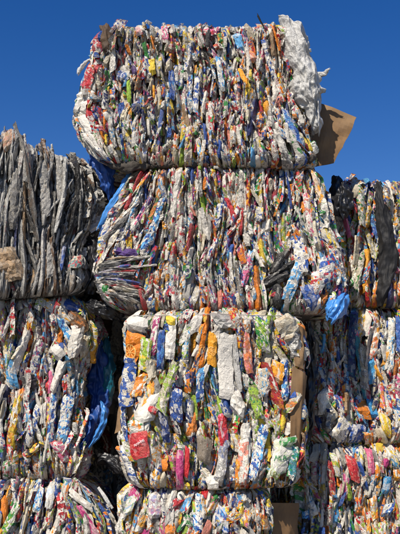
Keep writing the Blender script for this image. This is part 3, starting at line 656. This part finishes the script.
fill_bale(bales['c4'], 'cool', (.012, .042), (.04, .15), extra=260, ths=.13, dsd=.022, scraps=1600, kk=(.3, 1.3), tl=.7)
fill_bale(bales['c3'], 'cool', (.012, .040), (.05, .20), extra=220, ths=.11, dsd=.022, scraps=1600, kk=(.3, 1.3), tl=.7, avoid=[(118, 278, 24, 24), (280, 280, 14, 30)])
fill_bale(bales['c2'], 'warm', (.022, .060), (.07, .20), extra=170, kk=(.2, .9), ths=.2, dsd=.024, scraps=1200, tl=.6)
fill_bale(bales['c1'], 'warm', (.024, .062), (.07, .20), extra=110, scraps=800, ths=.2, dsd=.024, tl=.6)
fill_bale(bales['l3'], 'grime', (.009, .034), (.08, .45), extra=140, style='grime', dirt=(.2, .65), kk=(.5, 1.7), tl=1.0, dsd=.026, scraps=1500, ths=.1)
fill_bale(bales['l2'], 'cool', (.018, .05), (.07, .22), extra=140, scraps=1300, ths=.16, dsd=.026, kk=(.3, 1.3))
fill_bale(bales['l1'], 'cool', (.016, .045), (.08, .24), extra=90, scraps=900, ths=.14, dsd=.026, kk=(.3, 1.3))
fill_bale(bales['r3'], 'warm', (.02, .055), (.07, .22), extra=110, scraps=1000, ths=.16, dsd=.026)
fill_bale(bales['r2'], 'cool', (.02, .055), (.07, .24), extra=120, scraps=1100, ths=.16, dsd=.026)
fill_bale(bales['r1'], 'warm', (.018, .048), (.06, .17), extra=130, scraps=1200, ths=.16, dsd=.026)
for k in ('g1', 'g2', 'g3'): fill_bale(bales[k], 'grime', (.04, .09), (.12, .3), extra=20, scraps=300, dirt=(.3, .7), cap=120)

# ------------------------------------------------------------------ bags, sheets, wires
def ridged(c1, c2, seed, f0=5.0, octs=4, el=0.55):
    h = 0
    for i in range(octs):
        a = 0.5*math.sin(seed*1.7 + i*2.3); f = f0*1.95**i
        x, y = c1*math.cos(a) - c2*el*math.sin(a), c1*math.sin(a) + c2*el*math.cos(a)
        wx = 0.35*vn(x*f*.6, y*f*.6, seed+31+i)
        h = h + (1 - 2.4*np.abs(vn(x*f + wx, y*f - wx, seed+i*5)))*0.56**i
    return h/1.6
def cells(x, y, size, seed):                # distance to the nearest of scattered points: sharp ridges between cells
    g = np.random.default_rng(seed); x = x/size; y = y/size
    xi = np.floor(x).astype(int); yi = np.floor(y).astype(int); best = np.full(x.shape, 9.0)
    px = g.random((32, 32)); py = g.random((32, 32))
    for dx in (-1, 0, 1):
        for dy in (-1, 0, 1):
            cx, cy = xi+dx, yi+dy
            best = np.minimum(best, np.hypot(cx + px[cx & 31, cy & 31] - x, cy + py[cx & 31, cy & 31] - y))
    return best
def crease(Pt, seed):
    x = Pt[..., 0] + .6*Pt[..., 1]; y = Pt[..., 2]
    x, y = x + .02*vn(x*14, y*14, seed), y + .02*vn(x*14+9, y*14, seed+1)
    u, v = x*.8 + y*.45, (y*.8 - x*.45)*.5
    u2, v2 = x*.85 - y*.4, (y*.85 + x*.4)*.6
    return 1.5*(cells(u, v, .075, seed) - .5) + .65*(cells(u2, v2, .032, seed+2) - .5) + .25*(cells(u, v*1.6, .014, seed+3) - .5)
def sheet(name, lst, mat, amp=.03, seed=1, parent=None, off=None, nseg=46, nw=22, rag=.25, drop=.5, th=.003, puff=1.0):
    """hanging crumpled film: a pleated strip along a path of photo points (x, y, distance, half width), 3 mm thick, with torn edges"""
    P0 = np.array([(*at(x, y, Y), hw/PXM) for (x, y, Y, hw) in lst]); t = np.concatenate([[0], np.cumsum(np.linalg.norm(np.diff(P0[:, :3], axis=0), axis=1))]); Ln = t[-1]; t /= Ln
    tt = np.linspace(0, 1, nseg+1); k = np.array([1, 2, 3, 2, 1])/9.0
    cx, cy, cz, hw = [np.convolve(np.pad(np.interp(tt, t, P0[:, i]), 2, mode='edge'), k, 'valid') for i in range(4)]
    C = np.stack([cx, cy, cz], -1); T = np.gradient(C, axis=0); T /= np.linalg.norm(T, axis=1)[:, None]
    Sd = np.cross(T, np.array([0, -1.0, 0])); Sd /= np.linalg.norm(Sd, axis=1)[:, None]; Fw = np.cross(Sd, T)
    p = np.linspace(-1, 1, nw+1); q = tt*Ln
    rg = np.where(p[None] > 0, 1 + rag*(vn(q*17, q*0, seed+6)+.6*vn(q*55, q*0, seed+8))[:, None], 1 + rag*(vn(q*17, q*0, seed+7)+.6*vn(q*55, q*0, seed+9))[:, None])
    X = p[None]*hw[:, None]*rg; Qm = np.broadcast_to(q[:, None], X.shape)
    dz = amp*(.75*ridged(X*1.6, Qm, seed, 8.0, 5, .45) + puff*.5*(cells(X*1.1 + Qm*.35, Qm*.5 - X*.3, .05, seed) - .5) + puff*.3*(cells(X - Qm*.3, Qm*.55 + X*.3, .022, seed+1) - .5))*np.minimum(1, hw/.02)[:, None] - drop*hw[:, None]*np.abs(p[None])**2.2
    X = X + .3*amp*vn(X*30, Qm*12, seed+12)
    front = C[:, None] + X[..., None]*Sd[:, None] + dz[..., None]*Fw[:, None] + (.012*vn(p*3, p*0, seed+14)[None]*np.where((tt > .93) | (tt < .05), 2.0, 0)[:, None])[..., None]*T[:, None]
    back = front - th*Fw[:, None]
    m = (nseg+1)*(nw+1); f = []; W = nw+1
    for j in range(nseg):
        for i in range(nw):
            a = j*W+i; f.append((a, a+1, a+W+1, a+W)); f.append((m+a+W, m+a+W+1, m+a+1, m+a))
        f.append((j*W, (j+1)*W, m+(j+1)*W, m+j*W)); f.append(((j+1)*W+nw, j*W+nw, m+j*W+nw, m+(j+1)*W+nw))
    for i in range(nw): f.append((i+1, i, m+i, m+i+1)); f.append((nseg*W+i, nseg*W+i+1, m+nseg*W+i+1, m+nseg*W+i))
    V = np.concatenate([front.reshape(-1, 3), back.reshape(-1, 3)])
    if off is None: off = V[V[:, 2].argmin()].copy()
    o = mesh_obj(name, V-off, f, mat, parent, smooth=True)
    o.location = off if parent is None else (0, 0, 0)
    return o
def loft(name, pts, mat, wr=0.02, seed=1, nseg=44, nrad=40, parent=None, off=None, twist=0.0, flat=1.0, facet=0.0):
    """crumpled film bag: rings along a path of (x, y, z, half width, half thickness), with ridged folds running along it"""
    nseg = int(nseg*1.8); nrad = int(nrad*1.5)
    P0 = np.array(pts, float); t = np.concatenate([[0], np.cumsum(np.linalg.norm(np.diff(P0[:, :3], axis=0), axis=1))]); t /= t[-1]
    tt = np.linspace(0, 1, nseg+1)
    def sm(c):
        y = np.interp(tt, t, P0[:, c]); k = np.array([1, 2, 3, 2, 1])/9.0; yp = np.pad(y, 2, mode='edge'); return np.convolve(yp, k, 'valid')
    cx, cy, cz, rx, ry = [sm(i) for i in range(5)]
    C = np.stack([cx, cy, cz], -1); T = np.gradient(C, axis=0); T /= np.linalg.norm(T, axis=1)[:, None]
    F = np.array([0, -1.0, 0]); Sd = np.cross(T, F); Sd /= np.linalg.norm(Sd, axis=1)[:, None]; Fw = np.cross(Sd, T)
    ang = np.linspace(0, math.tau, nrad, endpoint=False)
    V = []
    L = np.linalg.norm(np.diff(C, axis=0), axis=1).sum()
    u = np.cos(ang); s_ = np.sin(ang)
    u = np.sign(u)*np.abs(u)**.85; s_ = np.sign(s_)*np.abs(s_)**.85
    q = tt*L
    rxx = rx*(1 + .18*vn(q*16, q*0, seed+6)); 
    base = C[:, None] + (rxx[:, None]*u)[..., None]*Sd[:, None] + (ry[:, None]*s_)[..., None]*Fw[:, None]
    fade = np.minimum(1, rx/0.03)[:, None]
    dr = wr*fade*(crease(base, seed) + 0.5*vn(base[..., 0]*9, base[..., 2]*9, seed+4))
    V = base + (dr*np.cos(ang))[..., None]*Sd[:, None] + (dr*np.sin(ang)*flat)[..., None]*Fw[:, None]
    if facet: V = V + np.random.default_rng(seed).normal(0, facet, V.shape)*fade[..., None]
    V = V.reshape(-1, 3)
    f = []
    for j in range(nseg):
        for i in range(nrad):
            f.append((j*nrad+i, j*nrad+(i+1) % nrad, (j+1)*nrad+(i+1) % nrad, (j+1)*nrad+i))
    f.append(tuple(range(nrad-1, -1, -1))); f.append(tuple(nseg*nrad+i for i in range(nrad)))
    if off is None: off = V[V[:, 2].argmin()].copy() if parent is None else np.zeros(3)
    if facet: f = [t for j, q in enumerate(f) for t in ([q] if len(q) != 4 else ([(q[0], q[1], q[2]), (q[0], q[2], q[3])] if (j*7//3) % 2 else [(q[0], q[1], q[3]), (q[1], q[2], q[3])]))]
    o = mesh_obj(name, V-off, f, mat, parent, smooth=not facet)
    o.location = off if parent is None else (0, 0, 0)
    return o
def pth(lst): return [(*at(x, y, Y), hw/PXM, th/PXM) for (x, y, Y, hw, th) in lst]
o = sheet('plastic_sack', [(280, 15, -.03, 4), (286, 18, -.08, 11), (293, 31, -.12, 17), (298, 47, -.13, 18), (302, 58, -.12, 14), (305, 65, -.12, 14), (308, 78, -.12, 18), (311, 94, -.11, 17), (315, 106, -.08, 12), (317, 118, -.06, 8), (317, 128, -.03, 5), (316, 136, .02, 2)], M['white_film'], .06, 53, nseg=130, nw=60, drop=1.0, rag=.10, puff=.12)
tag(o, 'white plastic sack bulging from the right corner of the topmost bale', 'sack')
o = sheet('plastic_bag', [(337, 177, .36, 6), (339, 184, .31, 10), (341, 193, .27, 13), (342, 203, .25, 14), (343, 212, .26, 11), (344, 219, .29, 5)], M['black_film'], .045, 8, nseg=60, nw=34, drop=.6, rag=.15)
tag(o, 'black bin bag stuffed between the bales beside the blue sky', 'bag')
o = sheet('plastic_bag', [(345, 284, .12, 5), (343, 290, .04, 9), (340, 299, -.03, 12), (337, 308, -.05, 11), (333, 317, -.04, 8), (330, 323, -.01, 3)], M['sky_film'], .04, 11, nseg=60, nw=30, drop=.8, rag=.15)
tag(o, 'bright blue bag hanging where the right bales meet', 'bag')
o = sheet('plastic_bag', [(86, 334, .33, 4), (92, 342, .40, 8), (97, 360, .47, 12), (99, 380, .50, 13), (99, 402, .50, 11), (95, 422, .46, 9), (88, 438, .42, 6), (81, 450, .36, 2)], M['blue_film'], .06, 14, nseg=80, nw=34, drop=.9)
tag(o, 'dark blue plastic bag hanging down the right edge of the left middle bale', 'bag')
o = sheet('plastic_sheet', [(101, 402, .34, 1), (105, 411, .32, 3), (103, 423, .32, 3.2), (97, 436, .33, 2.6), (88, 449, .35, 1)], M['sky_film'], .04, 44, nseg=40, nw=16)
tag(o, 'narrow lit blue film edge below the dark blue hanging bag', 'sheet')
o = sheet('plastic_sheet', [(108, 338, .52, 3), (106, 350, .5, 6), (106, 368, .48, 8), (108, 388, .5, 6), (109, 402, .54, 3)], M['teal_film'], .035, 16)
tag(o, 'teal plastic film behind the dark blue hanging bag', 'sheet')
o = sheet('plastic_sheet', [(130, 172, .12, 2), (122, 187, .07, 4), (113, 202, .06, 4.5), (104, 216, .08, 4), (97, 230, .12, 1.5)], M['sky_film'], .014, 18, nw=14)
tag(o, 'light blue film strip slanting down beside the wide second bale', 'sheet')
o = sheet('plastic_sheet', [(90, 157, .20, 5), (98, 161, .14, 9), (105, 172, .12, 9), (108, 186, .15, 7), (110, 200, .22, 3)], M['blue_film'], .035, 21)
tag(o, 'crumpled mid blue film tucked under the left corner of the topmost bale', 'sheet')
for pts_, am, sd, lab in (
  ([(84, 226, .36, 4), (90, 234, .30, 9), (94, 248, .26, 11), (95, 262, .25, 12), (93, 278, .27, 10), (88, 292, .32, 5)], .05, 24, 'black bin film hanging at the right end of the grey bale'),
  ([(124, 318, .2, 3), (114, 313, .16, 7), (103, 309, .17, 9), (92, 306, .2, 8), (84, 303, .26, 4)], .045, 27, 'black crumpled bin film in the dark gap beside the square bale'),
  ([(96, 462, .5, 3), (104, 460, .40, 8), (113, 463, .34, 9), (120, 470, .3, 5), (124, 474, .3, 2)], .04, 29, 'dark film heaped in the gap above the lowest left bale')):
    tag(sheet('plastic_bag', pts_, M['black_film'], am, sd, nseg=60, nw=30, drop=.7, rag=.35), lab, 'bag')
tag(sheet('plastic_sheet', [(309, 322, .26, 3), (311, 345, .24, 5), (312, 370, .24, 5.5), (311, 400, .25, 5), (310, 425, .26, 5), (309, 442, .3, 3)], M['black_film'], .04, 63, nseg=80, nw=20, rag=.3), 'black strip standing in for shade in the narrow gap right of the square bale', 'sheet')  # black colour stands for the darkness inside this gap
# long dark sheet and small flags that belong to their bales
def part_loft(B, name, lst, mat, wr, seed, label=None, **k):
    o = loft(name, pth(lst), mat, wr, seed, parent=B.root, off=B.root_loc, **k)
    if label: o['label'] = label
    return o
o = sheet('plastic_sheet', [(377, 181, .47, 5), (381, 190, .42, 6), (383, 210, .39, 8), (386, 232, .38, 9), (389, 255, .38, 10), (387, 280, .38, 8), (382, 298, .40, 6), (380, 306, .45, 4)], M['grey_film'], .028, 31, bales['r3'].root, bales['r3'].root_loc, nseg=80, nw=26, rag=.12)
o['label'] = 'long dark grey sheet hanging down the face'
for pts_, mt_, sd in (([(312, 77, .02, 2), (318, 74, -.0, 3), (324, 72, -.03, 3), (329, 69, -.05, 1)], 'white_film', 33), ([(92, 58, .05, 1), (86, 62, .02, 2), (80, 68, .0, 3), (77, 75, .0, 1.5)], 'white_film', 35), ([(264, 27, -.02, 1), (260, 20, -.03, 1), (257, 14, -.04, .7)], 'grey_film', 36)):
    sheet('film_flag', pts_, M[mt_], .014, sd, bales['c4'].root, bales['c4'].root_loc, nseg=24, nw=8, rag=.4, th=.0015)
sheet('crumpled_film', [(104, 24, -.05, 6), (105, 31, -.09, 8), (106, 38, -.11, 8), (108, 46, -.12, 6), (110, 52, -.10, 3)], M['brown_film'], .03, 61, bales['c4'].root, bales['c4'].root_loc, nseg=30, nw=18, rag=.25)['label'] = 'dark brown crumpled sheet at the upper left corner'
part_loft(bales['c4'], 'crumpled_film', [(235, 163, .04, 2, 3), (258, 163, .02, 3, 5), (275, 162, .0, 4.5, 6), (290, 162, .0, 5.5, 6), (303, 160, .01, 5.5, 6), (314, 156, .03, 4, 4)], M['dirty_shade_film'], .03, 38, 'dirty film darkened as the shaded recess under the right of the bale', nseg=44, nrad=32)  # this roll and the next draw the shadow band under the overhang
part_loft(bales['c4'], 'crumpled_film', [(100, 160, .06, 3, 3), (112, 164, .03, 6, 5), (130, 167, .0, 7, 6), (150, 165, .02, 4.5, 4), (175, 164, .02, 3.5, 3), (235, 164, .02, 2.5, 2)], M['dirty_shade_film'], .03, 39, 'dirty film darkened as the shaded recess under the left of the bale', nseg=44, nrad=32)

def slab(name, B, px_pts, Ys, th, mat, parent=None, bend=0.0, seed=3):
    """corrugated board: a quad given by four photo points and their distances, finely divided, bent and 5 mm thick"""
    Q = [at(x, y, Y) for (x, y), Y in zip(px_pts, Ys)]
    n = np.cross(Q[1]-Q[0], Q[3]-Q[0]); n /= np.linalg.norm(n)
    N = 14; V = []
    for side in (0, 1):
        for j in range(N+1):
            for i in range(N+1):
                u, v = i/N, j/N
                p = Q[0]*(1-u)*(1-v)+Q[1]*u*(1-v)+Q[2]*u*v+Q[3]*(1-u)*v
                e = 0.006*vn(u*5+(v > .97)*3, v*5, seed)
                ex = (0.005*vn(v*9, u*2, seed+1) if u in (0.0, 1.0) else 0)
                fold = bend*abs(u-.55) - 0.6*bend*abs(v-.42) + 0.5*bend*abs(u+v-1.1)
                V.append(p + n*(e + fold + side*th) + (Q[1]-Q[0])/np.linalg.norm(Q[1]-Q[0])*ex)
    m = (N+1)**2; f = []
    for j in range(N):
        for i in range(N):
            a = j*(N+1)+i; f.append((a, a+1, a+N+2, a+N+1)); f.append((m+a+N+1, m+a+N+2, m+a+1, m+a))
    for i in range(N):
        for a, b_ in ((i, i+1), (N*(N+1)+i+1, N*(N+1)+i), ((i+1)*(N+1), i*(N+1)), (i*(N+1)+N, (i+1)*(N+1)+N)): f.append((b_, a, m+a, m+b_))
    V = np.array(V); off = B.root_loc if parent else V[V[:, 2].argmin()].copy()
    o = mesh_obj(name, V-off, f, mat, parent)
    o.location = (0, 0, 0) if parent else off
    return o
o = slab('cardboard_sheet', None, [(300, 94), (357, 117), (334, 162), (296, 172)], [.22, .16, .16, .22], .006, M['kraft'], bend=.05)
tag(o, 'torn brown cardboard sheet jutting out right of the topmost bale', 'cardboard')
slab('cardboard_flap', B3, [(113, 382), (127, 372), (130, 428), (113, 434)], [.10, -.07, -.05, .12], .006, M['kraft'], B3.root, .05, 5)['label'] = 'brown cardboard flap standing off the left edge'
slab('cardboard_flap', B3, [(299, 322), (308, 332), (307, 372), (298, 366)], [-.09, .0, .02, -.07], .006, M['kraft'], B3.root, .05, 6)
slab('cardboard_flap', B3, [(297, 366), (308, 376), (303, 452), (292, 478)], [-.08, .0, .02, -.08], .006, M['kraft'], B3.root, .04, 7)
o = slab('cardboard_sheet', None, [(272, 503), (300, 503), (300, 560), (278, 560)], [.10, .30, .30, .12], .006, M['kraft'], bend=.03, seed=9)
o['label'] = 'grey brown cardboard sheet in the gap right of the lowest centre bale'; o['category'] = 'cardboard'

def wire(B, pts, r=.0022, name='baling_wire'):
    V, F = [], []; pts = [np.array(p) - B.root_loc for p in pts]; n = 6
    for j, p in enumerate(pts):
        t = pts[min(j+1, len(pts)-1)] - pts[max(j-1, 0)]; t /= np.linalg.norm(t)
        u = np.cross(t, [.3, .9, .2]); u /= np.linalg.norm(u); v = np.cross(t, u)
        for k in range(n): V.append(p + r*(math.cos(k*math.tau/n)*u + math.sin(k*math.tau/n)*v))
    for j in range(len(pts)-1):
        for k in range(n): F.append((j*n+k, j*n+(k+1) % n, (j+1)*n+(k+1) % n, (j+1)*n+k))
    F.append(tuple(range(n-1, -1, -1))); F.append(tuple((len(pts)-1)*n+k for k in range(n)))
    return mesh_obj(name, V, F, M['wire'], B.root, True)
def hwire(B, v, d=.035):
    a = np.linspace(-B.hw-.5, B.hw+.5, 60)
    wire(B, B.surf(a, np.full_like(a, v) + .006*vn(a*5, a*0, 5), d + .006*vn(a*11, a*0, 6)))
def vwire(B, px, d=.05):
    a0, _ = B.av(px, 400); v = np.linspace(.02, B.H-.02, 40)
    wire(B, B.surf(np.full_like(v, a0), v, d+.006*vn(v*9, v*0, 7)))
hwire(bales['c2'], bales['c2'].H-.012, .05)
vwire(bales['l2'], 43)
# white stick in the lower left gap
o = loft('plastic_strip', pth([(98, 487, .22, 1.4, .6), (103, 494, .2, 1.7, .6), (108, 502, .19, 1.8, .6), (113, 509, .2, 1.5, .6)]), M['white_film'], .001, 41, 14, 12)
tag(o, 'thin white strip lying in the gap above the lowest left bale', 'strip')
